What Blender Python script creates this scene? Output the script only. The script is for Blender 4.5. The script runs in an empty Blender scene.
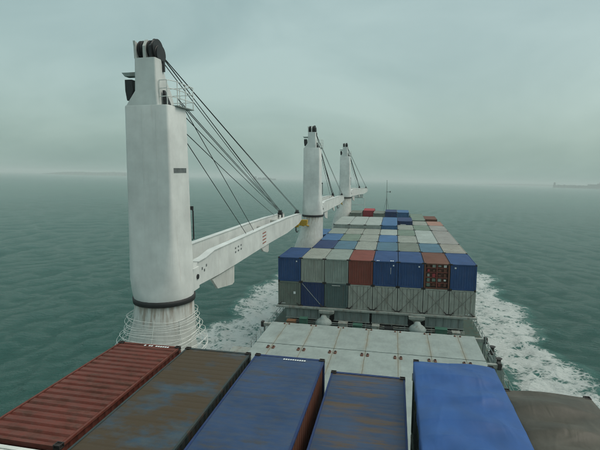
import bpy, bmesh, math, random
import numpy as np
from mathutils import Vector, Matrix

random.seed(7)
SC = bpy.context.scene
COL = SC.collection
R = math.radians

# ------------------------------------------------------------------ frame
# The ship is laid out in its own frame: x to starboard, y to the bow, z up
# from the base of the forward container stack. TS sets it on the sea, a
# little heeled and trimmed; the sea surface is world z = 0.
NS = Vector((0.0191984, 0.0242931, 0.9995205))
PIV = Vector((10.0, 0.0, -9.5))
ROT = NS.rotation_difference(Vector((0, 0, 1))).to_matrix().to_4x4()
TS = ROT @ Matrix.Translation(-PIV)

# ------------------------------------------------------------------ camera
cx, cy, cz, yaw, pitch, roll, fpx = 11.9495, -45.0557, 14.3927, 0.209545, 0.124176, 0.0013466, 446.276
c, s = math.cos(yaw), math.sin(yaw)
fwd = Vector((-s, c, 0)); rt = Vector((c, s, 0)); up = Vector((0, 0, 1))
fw = fwd * math.cos(pitch) - up * math.sin(pitch)
uu = up * math.cos(pitch) + fwd * math.sin(pitch)
r1 = rt * math.cos(roll) + uu * math.sin(roll)
u1 = uu * math.cos(roll) - rt * math.sin(roll)
M = Matrix((r1, u1, -fw)).transposed().to_4x4()
M.translation = Vector((cx, cy, cz))
cam_d = bpy.data.cameras.new('camera')
cam = bpy.data.objects.new('camera', cam_d); COL.objects.link(cam)
cam.matrix_world = TS @ M
cam_d.sensor_width = 36.0
cam_d.lens = fpx / 600.0 * 36.0
cam_d.clip_start = 0.1; cam_d.clip_end = 60000
SC.camera = cam
CAMW = cam.matrix_world.translation.copy()

# ------------------------------------------------------------------ sky, sun, exposure
SUN_EL, SUN_AZ = R(58), R(85)
world = bpy.data.worlds.new("World"); SC.world = world; world.use_nodes = True
nt = world.node_tree; nt.nodes.clear()
N = nt.nodes.new; L = nt.links.new
out = N('ShaderNodeOutputWorld'); bg = N('ShaderNodeBackground'); bg2 = N('ShaderNodeBackground'); addn = N('ShaderNodeAddShader')
sky = N('ShaderNodeTexSky'); sky.sky_type = 'NISHITA'; sky.sun_disc = False
sky.sun_elevation = SUN_EL; sky.sun_rotation = SUN_AZ; sky.air_density = 1.0; sky.dust_density = 8
bg.inputs['Strength'].default_value = 0.05
bg2.inputs['Strength'].default_value = 1.0
tc = N('ShaderNodeTexCoord'); mp = N('ShaderNodeMapping'); mp.inputs['Scale'].default_value = (1.0, 1.0, 2.6)
nz = N('ShaderNodeTexNoise'); nz.inputs['Scale'].default_value = 1.9; nz.inputs['Detail'].default_value = 9; nz.inputs['Distortion'].default_value = 0.5; nz.inputs['Roughness'].default_value = 0.5
cr = N('ShaderNodeValToRGB')
cr.color_ramp.elements[0].position = 0.33; cr.color_ramp.elements[0].color = (0.228, 0.338, 0.308, 1)
cr.color_ramp.elements[1].position = 0.66; cr.color_ramp.elements[1].color = (0.352, 0.474, 0.432, 1)
L(tc.outputs['Generated'], mp.inputs['Vector']); L(mp.outputs[0], nz.inputs['Vector']); L(nz.outputs['Fac'], cr.inputs[0])
L(cr.outputs[0], bg2.inputs['Color']); L(sky.outputs[0], bg.inputs['Color'])
L(bg.outputs[0], addn.inputs[0]); L(bg2.outputs[0], addn.inputs[1]); L(addn.outputs[0], out.inputs['Surface'])

sd = bpy.data.lights.new('sun', 'SUN'); sd.energy = 0.75; sd.angle = R(30); sd.color = (1.0, 0.97, 0.9)
so = bpy.data.objects.new('sun', sd); COL.objects.link(so)
sdir = Vector((math.sin(SUN_AZ) * math.cos(SUN_EL), math.cos(SUN_AZ) * math.cos(SUN_EL), math.sin(SUN_EL)))
so.rotation_euler = sdir.to_track_quat('Z', 'Y').to_euler()
so.location = (0, 0, 200)
SC.view_settings.view_transform = 'Standard'; SC.view_settings.look = 'None'
SC.view_settings.gamma = 1; SC.view_settings.exposure = 0.0
SC.view_settings.use_curve_mapping = False
SC.cycles.volume_bounces = 1
SC.cycles.max_bounces = 6
SC.cycles.filter_width = 1.2
SC.cycles.use_denoising = True

# ------------------------------------------------------------------ materials
def nodes(name):
    m = bpy.data.materials.new(name); m.use_nodes = True
    t = m.node_tree; b = t.nodes['Principled BSDF']
    return m, t, b

def mixc(t, a, b, fac, mode='MIX'):
    n = t.nodes.new('ShaderNodeMix'); n.data_type = 'RGBA'; n.blend_type = mode
    for sock, v in ((n.inputs[6], a), (n.inputs[7], b)):
        if isinstance(v, (tuple, list)): sock.default_value = (*v[:3], 1)
        else: t.links.new(v, sock)
    if isinstance(fac, (int, float)): n.inputs[0].default_value = fac
    else: t.links.new(fac, n.inputs[0])
    return n.outputs[2]

def coords(t, scale=(1, 1, 1), rnd=True):
    tcn = t.nodes.new('ShaderNodeTexCoord'); v = tcn.outputs['Object']
    if rnd:
        oi = t.nodes.new('ShaderNodeObjectInfo')
        mu = t.nodes.new('ShaderNodeMath'); mu.operation = 'MULTIPLY'; mu.inputs[1].default_value = 137.0
        t.links.new(oi.outputs['Random'], mu.inputs[0])
        ad = t.nodes.new('ShaderNodeVectorMath'); ad.operation = 'ADD'
        t.links.new(v, ad.inputs[0]); t.links.new(mu.outputs[0], ad.inputs[1]); v = ad.outputs[0]
    m_ = t.nodes.new('ShaderNodeMapping'); m_.inputs['Scale'].default_value = scale
    t.links.new(v, m_.inputs['Vector'])
    return m_.outputs[0]

def noise(t, vec, scale, detail=5, rough=0.6, lo=None, hi=None, dist=0):
    n = t.nodes.new('ShaderNodeTexNoise'); n.inputs['Scale'].default_value = scale
    n.inputs['Detail'].default_value = detail; n.inputs['Roughness'].default_value = rough
    n.inputs['Distortion'].default_value = dist
    t.links.new(vec, n.inputs['Vector'])
    if lo is None: return n.outputs['Fac']
    mr = t.nodes.new('ShaderNodeMapRange'); mr.inputs['From Min'].default_value = lo; mr.inputs['From Max'].default_value = hi
    t.links.new(n.outputs['Fac'], mr.inputs['Value'])
    return mr.outputs['Result']

def bump(t, b, h, strength=0.3, dist=0.02):
    bn = t.nodes.new('ShaderNodeBump'); bn.inputs['Strength'].default_value = strength; bn.inputs['Distance'].default_value = dist
    t.links.new(h, bn.inputs['Height']); t.links.new(bn.outputs[0], b.inputs['Normal'])

def mul(t, a, k):
    n = t.nodes.new('ShaderNodeMath'); n.operation = 'MULTIPLY'
    t.links.new(a, n.inputs[0])
    if isinstance(k, (int, float)): n.inputs[1].default_value = k
    else: t.links.new(k, n.inputs[1])
    return n.outputs[0]

RUST = (0.13, 0.055, 0.022)
def paint(name, col, rust=0.25, dirt=0.3, rough=0.55, streak=(1, 1, 0.12), rustcol=RUST, rscale=1.1, dirtcol=(0.10, 0.10, 0.085), hard=1.0, bmp=0.12):
    """weathered paint on steel: faded patches, run-down streaks, rust blooms"""
    m, t, b = nodes(name)
    v = coords(t); vs = coords(t, streak)
    fade = noise(t, v, 0.7, 4, 0.6, 0.3, 0.75)
    lite = tuple(min(1, x * 1.16 + 0.008) for x in col); dark = tuple(x * 0.85 for x in col)
    c0 = mixc(t, dark, lite, fade)
    c1 = mixc(t, c0, dirtcol, mul(t, noise(t, vs, 5.0, 6, 0.7, 0.42, 0.8), dirt))
    rr = noise(t, vs, rscale * 2.0, 8, 0.68, 0.62 - rust * 0.35, 0.62 - rust * 0.35 + (0.18 + rust * 0.15) * hard)
    c2 = mixc(t, c1, rustcol, mul(t, rr, min(1, 0.35 + rust)))
    sp = noise(t, v, 26, 3, 0.6, 0.66, 0.74)
    c3 = mixc(t, c2, rustcol, mul(t, sp, min(0.8, rust * 1.6)))
    t.links.new(c3, b.inputs['Base Color'])
    b.inputs['Roughness'].default_value = rough; b.inputs['Specular IOR Level'].default_value = 0.22
    bump(t, b, noise(t, v, 9 if bmp < .2 else 2.2, 5, 0.6), bmp, 0.02 if bmp < .2 else 0.08)
    return m

def plain(name, col, rough=0.6, metal=0.0):
    m, t, b = nodes(name)
    v = coords(t)
    c0 = mixc(t, tuple(x * 0.75 for x in col), tuple(min(1, x * 1.2) for x in col), noise(t, v, 3.0, 5, 0.6, 0.3, 0.7))
    t.links.new(c0, b.inputs['Base Color']); b.inputs['Roughness'].default_value = rough; b.inputs['Metallic'].default_value = metal
    return m

PAL = {
    'royal blue':   paint('paint_blue', (0.020, 0.066, 0.190), 0.08, 0.25),
    'mid blue':     paint('paint_mid_blue', (0.055, 0.150, 0.31), 0.12, 0.35),
    'navy':         paint('paint_navy', (0.016, 0.040, 0.13), 0.10, 0.3),
    'teal blue':    paint('paint_teal_blue', (0.075, 0.165, 0.235), 0.15, 0.4),
    'dark teal':    paint('paint_dark_teal', (0.085, 0.135, 0.135), 0.15, 0.4),
    'grey green':   paint('paint_grey_green', (0.170, 0.235, 0.190), 0.18, 0.5),
    'dark grey green': paint('paint_dark_grey_green', (0.175, 0.205, 0.175), 0.2, 0.5),
    'light grey':   paint('paint_light_grey', (0.300, 0.325, 0.290), 0.16, 0.5),
    'greenish grey': paint('paint_greenish_grey', (0.262, 0.312, 0.285), 0.12, 0.4),
    'pale grey':    paint('paint_pale_grey', (0.36, 0.41, 0.39), 0.08, 0.35),
    'beige grey':   paint('paint_beige_grey', (0.31, 0.30, 0.265), 0.22, 0.5),
    'pinkish grey': paint('paint_pinkish_grey', (0.30, 0.295, 0.28), 0.20, 0.4),
    'tan':          paint('paint_tan', (0.36, 0.335, 0.275), 0.25, 0.4),
    'dirty grey':   paint('paint_dirty_grey', (0.37, 0.385, 0.345), 0.20, 0.40, streak=(1, 1, 0.3)),
    'rust red':     paint('paint_rust_red', (0.200, 0.048, 0.034), 0.15, 0.3),
    'brown red':    paint('paint_brown_red', (0.150, 0.055, 0.035), 0.35, 0.4),
    'bright red':   paint('paint_red', (0.38, 0.045, 0.055), 0.05, 0.2),
    'salmon':       paint('paint_salmon', (0.36, 0.20, 0.155), 0.15, 0.3),
    'white':        paint('paint_white_box', (0.72, 0.74, 0.70), 0.1, 0.3),
}
NEAR = {
    'near_frame': paint('frame_dark', (0.028, 0.045, 0.048), 0.35, 0.4),
    'near_red': paint('roof_red', (0.150, 0.036, 0.024), 0.30, 0.5, streak=(0.7, 1.2, 1), rustcol=(0.07, 0.03, 0.018), hard=.5, bmp=.3),
    'near_rusty': paint('roof_rusty_blue', (0.040, 0.072, 0.105), 0.66, 0.8, streak=(0.6, 1.0, 1), rustcol=(0.072, 0.052, 0.032), rscale=0.45, hard=.45, bmp=.3),
    'near_blue': paint('roof_blue', (0.030, 0.064, 0.145), 0.26, 0.5, streak=(0.5, 1.3, 1), rustcol=(0.07, 0.062, 0.045), hard=.6, bmp=.3),
    'near_blue_rust': paint('roof_blue_rust', (0.034, 0.064, 0.128), 0.38, 0.4, streak=(0.35, 1.7, 1), rustcol=(0.115, 0.075, 0.034), rscale=0.6, hard=.5, bmp=.3),
}
WHITE = paint('crane_white', (0.68, 0.70, 0.68), 0.02, 0.07, 0.4, streak=(1, 1, 0.05), rustcol=(0.25, 0.13, 0.06))
WHITE_D = paint('crane_white_dirty', (0.58, 0.59, 0.56), 0.12, 0.30, 0.5, streak=(1, 1, 0.08), rustcol=(0.24, 0.13, 0.06))
DECKG = paint('hatch_grey', (0.300, 0.350, 0.335), 0.05, 0.22, 0.5, streak=(1, 0.35, 1), rustcol=(0.26, 0.17, 0.08))
GIRDER = paint('girder_grey', (0.28, 0.335, 0.32), 0.22, 0.5, 0.55)
LEDGE = paint('ledge_grey', (0.34, 0.37, 0.34), 0.35, 0.4, 0.55)
HULLM = paint('hull_green', (0.05, 0.11, 0.09), 0.3, 0.4)
DECKM = paint('deck_green', (0.065, 0.12, 0.095), 0.35, 0.5)
GREENB = paint('green_box', (0.05, 0.15, 0.11), 0.15, 0.3)
BLACK = plain('black_rubber', (0.016, 0.017, 0.018), 0.6)
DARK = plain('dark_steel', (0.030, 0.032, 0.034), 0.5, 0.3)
ROPE = plain('wire_rope', (0.030, 0.036, 0.036), 0.6, 0.4)
CAST = plain('casting_steel', (0.035, 0.030, 0.028), 0.6, 0.2)
YELL = paint('yellow_paint', (0.50, 0.31, 0.03), 0.25, 0.3)
ORUST = plain('rusty_socket', (0.13, 0.062, 0.042), 0.8)
SEAMM = plain('rust_stained_joint', (0.18, 0.165, 0.12), 0.8)
LASH = plain('lashing_rod_steel', (0.17, 0.165, 0.15), 0.6, 0.3)
PIPE = plain('white_pipe', (0.70, 0.72, 0.69), 0.5)
LETTER = plain('white_lettering', (0.72, 0.75, 0.76), 0.6)
DLETTER = plain('dark_lettering', (0.15, 0.17, 0.17), 0.6)
RLETTER = plain('dull_red_lettering', (0.33, 0.13, 0.10), 0.6)
GLASS = plain('dark_glass', (0.02, 0.03, 0.03), 0.12)

def pedestal_paint():
    m = paint('pedestal_white', (0.60, 0.61, 0.58), 0.10, 0.25, 0.5, streak=(1, 1, 0.08), rustcol=(0.24, 0.13, 0.06)); t = m.node_tree; b = t.nodes['Principled BSDF']
    src = b.inputs['Base Color'].links[0].from_socket
    tcn = t.nodes.new('ShaderNodeTexCoord'); sp = t.nodes.new('ShaderNodeSeparateXYZ'); t.links.new(tcn.outputs['Object'], sp.inputs[0])
    run = noise(t, coords(t, (1, 1, 0.10), False), 4.5, 4, 0.6)      # how far each rust run has come down from the ring
    ln = t.nodes.new('ShaderNodeMapRange'); ln.inputs['From Min'].default_value = .40; ln.inputs['From Max'].default_value = .75; ln.inputs['To Min'].default_value = 8.1; ln.inputs['To Max'].default_value = 6.4
    t.links.new(run, ln.inputs['Value'])
    sb = t.nodes.new('ShaderNodeMath'); sb.operation = 'SUBTRACT'; t.links.new(sp.outputs[2], sb.inputs[0]); t.links.new(ln.outputs[0], sb.inputs[1])
    mr = t.nodes.new('ShaderNodeMapRange'); mr.inputs['From Min'].default_value = 0; mr.inputs['From Max'].default_value = .9; mr.inputs['To Max'].default_value = .6
    t.links.new(sb.outputs[0], mr.inputs['Value'])
    t.links.new(mixc(t, src, (0.20, 0.11, 0.05), mr.outputs[0]), b.inputs['Base Color'])
    return m
PEDM = pedestal_paint()

def hatch_paint():
    m = paint('hatch_cover_paint', (0.300, 0.350, 0.335), 0.05, 0.22, 0.5, streak=(1, 0.35, 1), rustcol=(0.26, 0.17, 0.08)); t = m.node_tree; b = t.nodes['Principled BSDF']
    src = b.inputs['Base Color'].links[0].from_socket
    tcn = t.nodes.new('ShaderNodeTexCoord'); sp = t.nodes.new('ShaderNodeSeparateXYZ'); t.links.new(tcn.outputs['Object'], sp.inputs[0])
    # rust washed out of the container rows, every 2.5 m across the hatch
    pp_ = t.nodes.new('ShaderNodeMath'); pp_.operation = 'PINGPONG'; pp_.inputs[1].default_value = 1.25; t.links.new(sp.outputs[0], pp_.inputs[0])
    mr = t.nodes.new('ShaderNodeMapRange'); mr.inputs['From Min'].default_value = .26; mr.inputs['From Max'].default_value = .0
    t.links.new(pp_.outputs[0], mr.inputs['Value'])
    nz_ = noise(t, coords(t, (1.5, .35, 1), False), 2.2, 6, 0.7, 0.36, 0.66)
    t.links.new(mixc(t, src, (0.26, 0.19, 0.10), mul(t, mul(t, mr.outputs[0], nz_), .55)), b.inputs['Base Color'])
    return m
HATCHM = hatch_paint()

def tarp(name, col, dirtcol, amt):
    m, t, b = nodes(name)
    v = coords(t); vs = coords(t, (1.0, 0.45, 1))
    c0 = mixc(t, tuple(x * 0.82 for x in col), tuple(min(1, x * 1.15) for x in col), noise(t, vs, 1.3, 5, 0.6, 0.3, 0.7))
    c1 = mixc(t, c0, dirtcol, mul(t, noise(t, vs, 1.0, 6, 0.7, 0.45, 0.75), amt))
    t.links.new(c1, b.inputs['Base Color']); b.inputs['Roughness'].default_value = 0.5
    b.inputs['Specular IOR Level'].default_value = 0.35
    bump(t, b, noise(t, coords(t, (1.4, 0.5, 1)), 1.6, 3, 0.5, dist=0.8), 0.35, 0.06)
    return m
TARP_BLUE = tarp('tarp_blue', (0.026, 0.092, 0.285), (0.028, 0.07, 0.19), 0.6)
TARP_BROWN = tarp('tarp_brown', (0.068, 0.062, 0.048), (0.125, 0.112, 0.088), 0.8)

# ------------------------------------------------------------------ mesh helpers
def box(bm, x0, x1, y0, y1, z0, z1):
    vs = [bm.verts.new(p) for p in ((x0, y0, z0), (x1, y0, z0), (x1, y1, z0), (x0, y1, z0), (x0, y0, z1), (x1, y0, z1), (x1, y1, z1), (x0, y1, z1))]
    for f in ((0, 3, 2, 1), (4, 5, 6, 7), (0, 1, 5, 4), (1, 2, 6, 5), (2, 3, 7, 6), (3, 0, 4, 7)):
        bm.faces.new([vs[i] for i in f])
    return bm

def tube(bm, pts, r, n=8, closed=False, cap=True):
    pts = [Vector(p) for p in pts]; rings = []
    k = len(pts)
    for i, p in enumerate(pts):
        a = pts[(i - 1) % k] if (closed or i > 0) else p
        b = pts[(i + 1) % k] if (closed or i < k - 1) else p
        d = (b - a).normalized()
        ref = Vector((0, 0, 1)) if abs(d.z) < 0.9 else Vector((1, 0, 0))
        x = d.cross(ref).normalized(); y = d.cross(x)
        rad = r[i] if isinstance(r, (list, tuple)) else r
        rings.append([bm.verts.new(p + (x * math.cos(2 * math.pi * j / n) + y * math.sin(2 * math.pi * j / n)) * rad) for j in range(n)])
    for i in range(k if closed else k - 1):
        A, B = rings[i], rings[(i + 1) % k]
        for j in range(n):
            bm.faces.new((A[j], A[(j + 1) % n], B[(j + 1) % n], B[j]))
    if not closed and cap:
        bm.faces.new(rings[0][::-1]); bm.faces.new(rings[-1])
    return bm

def loft(bm, sections, cap=True):
    rings = [[bm.verts.new(p) for p in s_] for s_ in sections]
    n = len(rings[0])
    for A, B in zip(rings, rings[1:]):
        for j in range(n):
            bm.faces.new((A[j], A[(j + 1) % n], B[(j + 1) % n], B[j]))
    if cap:
        bm.faces.new(rings[0][::-1]); bm.faces.new(rings[-1])
    return bm

def rrect(x0, x1, y0, y1, z, rad, k=5):
    """rounded rectangle outline, 4*k points"""
    rad = min(rad, (x1 - x0) / 2 - 1e-3, (y1 - y0) / 2 - 1e-3)
    res = []
    for (ax, ay, a0) in ((x1 - rad, y1 - rad, 0), (x0 + rad, y1 - rad, 90), (x0 + rad, y0 + rad, 180), (x1 - rad, y0 + rad, 270)):
        for i in range(k):
            a = R(a0 + 90 * i / (k - 1)); res.append((ax + rad * math.cos(a), ay + rad * math.sin(a), z))
    return res

def mesh(name, bm, mat, smooth=False):
    bmesh.ops.recalc_face_normals(bm, faces=bm.faces)
    me = bpy.data.meshes.new(name); bm.to_mesh(me); bm.free()
    if mat: me.materials.append(mat)
    if smooth:
        for p in me.polygons: p.use_smooth = True
        if smooth == 2: me.set_sharp_from_angle(angle=R(28))
    return me

TOPS = []
def obj(name, data, parent=None, mat=None, loc=None):
    o = bpy.data.objects.new(name, data); COL.objects.link(o)
    if parent: o.parent = parent
    if loc is not None: o.location = loc
    if mat is not None:
        o.material_slots[0].link = 'OBJECT'; o.material_slots[0].material = mat
    return o

def part(name, bm, mat, parent, smooth=False, bevel=0.0):
    o = obj(name, mesh(name, bm, mat, smooth), parent)
    if bevel:
        b = o.modifiers.new('bevel', 'BEVEL'); b.width = bevel; b.segments = 2; b.limit_method = 'ANGLE'
    return o

def thing(name, label, cat, loc=(0, 0, 0), group=None):
    o = bpy.data.objects.new(name, None); COL.objects.link(o); o.location = loc
    o['label'] = label; o['category'] = cat
    if group: o['group'] = group
    o.empty_display_size = 0.5
    TOPS.append(o)
    return o

NB = bmesh.new

# ================================================================== SEA
def build_sea():
    rng = np.random.default_rng(3)
    inv = np.array(TS.inverted())
    look = math.atan2((ROT @ fw.to_4d()).y, (ROT @ fw.to_4d()).x)
    a_in = np.linspace(-0.80, 0.80, 920); a_out = np.linspace(0.80, 2 * math.pi - 0.80, 60)[1:-1]
    ang = np.concatenate([a_in, a_out]) + look
    rad = np.concatenate([[0.5, 6], np.geomspace(14, 14500, 760)])
    step = np.gradient(rad)
    Rg, Ag = np.meshgrid(rad, ang, indexing='ij'); St = np.meshgrid(step, ang, indexing='ij')[0]
    X = CAMW.x + Rg * np.cos(Ag); Y = CAMW.y + Rg * np.sin(Ag); Z = np.zeros_like(X); DX = np.zeros_like(X); DY = np.zeros_like(X)
    wind = look + R(78)
    for i in range(96):
        lam = 0.9 * (15 / 0.9) ** rng.random()
        th = wind + rng.normal() * 0.65
        amp = 0.0155 * lam ** 0.45 * (0.5 + rng.random())
        k = 2 * math.pi / lam
        fade = np.clip((lam / St - 2.5) / 3.0, 0, 1)
        # wave groups, so that crests come and go
        grp = 0.65 + 0.35 * np.sin((X * math.sin(th + .6) + Y * math.cos(th)) * k * 0.09 + rng.random() * 9)
        ph = k * (X * math.cos(th) + Y * math.sin(th)) + rng.random() * 6.283
        Z += amp * fade * grp * np.cos(ph); DX -= amp * fade * 0.8 * math.cos(th) * np.sin(ph); DY -= amp * fade * 0.8 * math.sin(th) * np.sin(ph)
    # ship coordinates of the surface
    SX = inv[0, 0] * X + inv[0, 1] * Y + inv[0, 3]; SY = inv[1, 0] * X + inv[1, 1] * Y + inv[1, 3]
    def half_beam(y):
        return np.where(y > 60, 10.8 * np.sqrt(np.clip(1 - ((y - 60) / 40) ** 2, 0, 1)), 10.8)
    side = np.abs(SX - 10) - half_beam(np.clip(SY, -100, 99.9))
    stbd = SX > 10
    # the bow wave leaves the stem, spreads and runs aft beside the hull
    ww = np.where(stbd, 14.5, 15.0) * np.clip((103 - SY) / 30, 0, 1) ** 0.6
    ww = ww + 1.1 * np.sin(SY * 0.21) + 0.8 * np.sin(SY * 0.47 + 1.3) + 0.5 * np.sin(SY * 1.1)
    w = side / np.maximum(ww, 0.3)
    foam = np.clip((1.03 - w) / 0.22, 0, 1) * np.clip((104 - SY) / 6, 0, 1)
    foam *= np.clip(0.62 + 0.7 * np.clip(w, 0, 1), 0, 1)
    # clear water close to the hull aft on the starboard side
    foam *= np.where(stbd, 1 - 0.75 * np.clip((6.5 - side) / 3, 0, 1) * np.clip((22 - SY) / 14, 0, 1), 1 - 0.2 * np.clip((3 - side) / 3, 0, 1))
    foam[side < -1] = 0
    edge = np.exp(-((w - 1.0) / 0.18) ** 2) * np.clip((104 - SY) / 6, 0, 1)
    rough = np.zeros_like(X)
    for i in range(26):
        lam = 0.9 + 3.2 * rng.random(); th = rng.random() * 6.283; k = 2 * math.pi / lam
        rough += np.clip((lam / St - 2.0) / 2.0, 0, 1) * np.cos(k * (X * math.cos(th) + Y * math.sin(th)) + rng.random() * 6.283)
    Z += foam * rough * 0.022 + edge * 0.22
    V = np.stack([X + DX, Y + DY, Z], -1).reshape(-1, 3)
    nr, na = X.shape
    i = np.arange(nr - 1)[:, None] * na; j = np.arange(na)[None, :]; j2 = (j + 1) % na
    F = np.stack([i + j, i + na + j, i + na + j2, i + j2], -1).reshape(-1, 4)
    me = bpy.data.meshes.new('sea')
    me.vertices.add(len(V)); me.vertices.foreach_set('co', V.ravel())
    me.loops.add(F.size); me.loops.foreach_set('vertex_index', F.ravel().astype(np.int32))
    me.polygons.add(len(F)); me.polygons.foreach_set('loop_start', np.arange(0, F.size, 4, dtype=np.int32))
    me.update(calc_edges=True)
    me.polygons.foreach_set('use_smooth', np.ones(len(F), bool))
    at = me.attributes.new('foam', 'FLOAT', 'POINT'); at.data.foreach_set('value', foam.ravel().astype(np.float32))
    o = bpy.data.objects.new('sea', me); COL.objects.link(o); o['kind'] = 'structure'
    m, t, b = nodes('sea_water')
    geo = t.nodes.new('ShaderNodeNewGeometry'); P = geo.outputs['Position']
    def mapv(scale, rot=0.0):
        q = t.nodes.new('ShaderNodeMapping'); q.inputs['Scale'].default_value = scale; q.inputs['Rotation'].default_value = (0, 0, rot)
        t.links.new(P, q.inputs['Vector']); return q.outputs[0]
    att = t.nodes.new('ShaderNodeAttribute'); att.attribute_name = 'foam'
    # lacy foam: stretched, warped noise ridges with solid patches
    warp = t.nodes.new('ShaderNodeTexNoise'); warp.inputs['Scale'].default_value = 0.32; warp.inputs['Detail'].default_value = 5
    t.links.new(P, warp.inputs['Vector'])
    wv = t.nodes.new('ShaderNodeVectorMath'); wv.operation = 'MULTIPLY_ADD'; wv.inputs[1].default_value = (2.6, 2.6, 0)
    t.links.new(warp.outputs['Color'], wv.inputs[0]); t.links.new(P, wv.inputs[2])
    patch = t.nodes.new('ShaderNodeTexNoise'); patch.inputs['Scale'].default_value = 0.34; patch.inputs['Detail'].default_value = 8; patch.inputs['Roughness'].default_value = 0.7
    t.links.new(P, patch.inputs['Vector'])
    th = t.nodes.new('ShaderNodeMapRange'); th.inputs['To Min'].default_value = 0.80; th.inputs['To Max'].default_value = 0.455
    t.links.new(att.outputs['Fac'], th.inputs['Value'])
    sb = t.nodes.new('ShaderNodeMath'); sb.operation = 'SUBTRACT'; t.links.new(patch.outputs['Fac'], sb.inputs[0]); t.links.new(th.outputs[0], sb.inputs[1])
    # foam nets: walls of open cells, thickening to solid foam where the envelope is strong
    def net(scale, gain, wall):
        vo = t.nodes.new('ShaderNodeTexVoronoi'); vo.feature = 'DISTANCE_TO_EDGE'; vo.inputs['Scale'].default_value = scale; vo.inputs['Randomness'].default_value = 1.0
        t.links.new(wv.outputs[0], vo.inputs['Vector'])
        k_ = t.nodes.new('ShaderNodeMapRange'); k_.clamp = False; k_.inputs['From Min'].default_value = -.16; k_.inputs['From Max'].default_value = .14; k_.inputs['To Min'].default_value = 0; k_.inputs['To Max'].default_value = wall
        t.links.new(sb.outputs[0], k_.inputs['Value'])
        d_ = t.nodes.new('ShaderNodeMath'); d_.operation = 'SUBTRACT'; t.links.new(k_.outputs[0], d_.inputs[0]); t.links.new(vo.outputs['Distance'], d_.inputs[1])
        m_ = t.nodes.new('ShaderNodeMapRange'); m_.inputs['From Min'].default_value = -0.015; m_.inputs['From Max'].default_value = gain
        t.links.new(d_.outputs[0], m_.inputs['Value']); return m_.outputs[0]
    a1 = net(0.55, .12, .36); a2 = net(1.5, .16, .42)
    fm = t.nodes.new('ShaderNodeMath'); fm.operation = 'MAXIMUM'; t.links.new(mul(t, a1, .95), fm.inputs[0]); t.links.new(mul(t, a2, .85), fm.inputs[1])
    gate = t.nodes.new('ShaderNodeMapRange'); gate.inputs['From Min'].default_value = 0.02; gate.inputs['From Max'].default_value = 0.3
    t.links.new(att.outputs['Fac'], gate.inputs['Value'])
    F_ = mul(t, fm.outputs[0], gate.outputs[0])
    # aerated water under the foam is paler and greener
    big = noise(t, mapv((0.006, 0.006, 0.006)), 1.0, 4, 0.5, 0.3, 0.7)
    deep = mixc(t, (0.030, 0.128, 0.108), (0.048, 0.165, 0.142), big)
    aer = mixc(t, deep, (0.085, 0.260, 0.225), mul(t, gate.outputs[0], 0.75))
    caps = noise(t, mapv((0.22, 0.5, 1), -wind), 1.0, 7, 0.68, 0.775, 0.83)
    c1 = mixc(t, aer, (0.90, 0.95, 0.93), F_)
    c2 = mixc(t, c1, (0.42, 0.52, 0.49), mul(t, caps, 0.5))
    t.links.new(c2, b.inputs['Base Color'])
    rg = t.nodes.new('ShaderNodeMapRange'); rg.inputs['To Min'].default_value = 0.13; rg.inputs['To Max'].default_value = 0.7
    t.links.new(F_, rg.inputs['Value']); t.links.new(rg.outputs[0], b.inputs['Roughness'])
    b.inputs['IOR'].default_value = 1.33
    # ripples
    n1 = noise(t, mapv((0.35, 1.0, 1), -wind + R(90)), 0.8, 7, 0.66)
    n2 = noise(t, mapv((0.6, 1.1, 1), -wind + R(60)), 1.7, 6, 0.68)
    sm = t.nodes.new('ShaderNodeMath'); sm.operation = 'MULTIPLY_ADD'; sm.inputs[1].default_value = 0.60
    t.links.new(n2, sm.inputs[0]); t.links.new(n1, sm.inputs[2])
    bn = t.nodes.new('ShaderNodeBump'); bn.inputs['Strength'].default_value = 1.0; bn.inputs['Distance'].default_value = 1.5
    t.links.new(sm.outputs[0], bn.inputs['Height'])
    bn2 = t.nodes.new('ShaderNodeBump'); bn2.inputs['Strength'].default_value = 0.6; bn2.inputs['Distance'].default_value = 0.12
    t.links.new(F_, bn2.inputs['Height']); t.links.new(bn.outputs[0], bn2.inputs['Normal'])
    t.links.new(bn2.outputs[0], b.inputs['Normal'])
    me.materials.append(m)
build_sea()

# ------------------------------------------------------------------ far land and breakwater (world frame)
def bearing(u, v, dist):
    """point on the sea at this distance in the direction of photo pixel (u, v)"""
    d = ROT @ (r1 * (u - 300) - u1 * (v - 225) + fw * fpx).to_4d()
    a = Vector((d.x, d.y)).normalized()
    return Vector((CAMW.x + a.x * dist, CAMW.y + a.y * dist))

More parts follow.
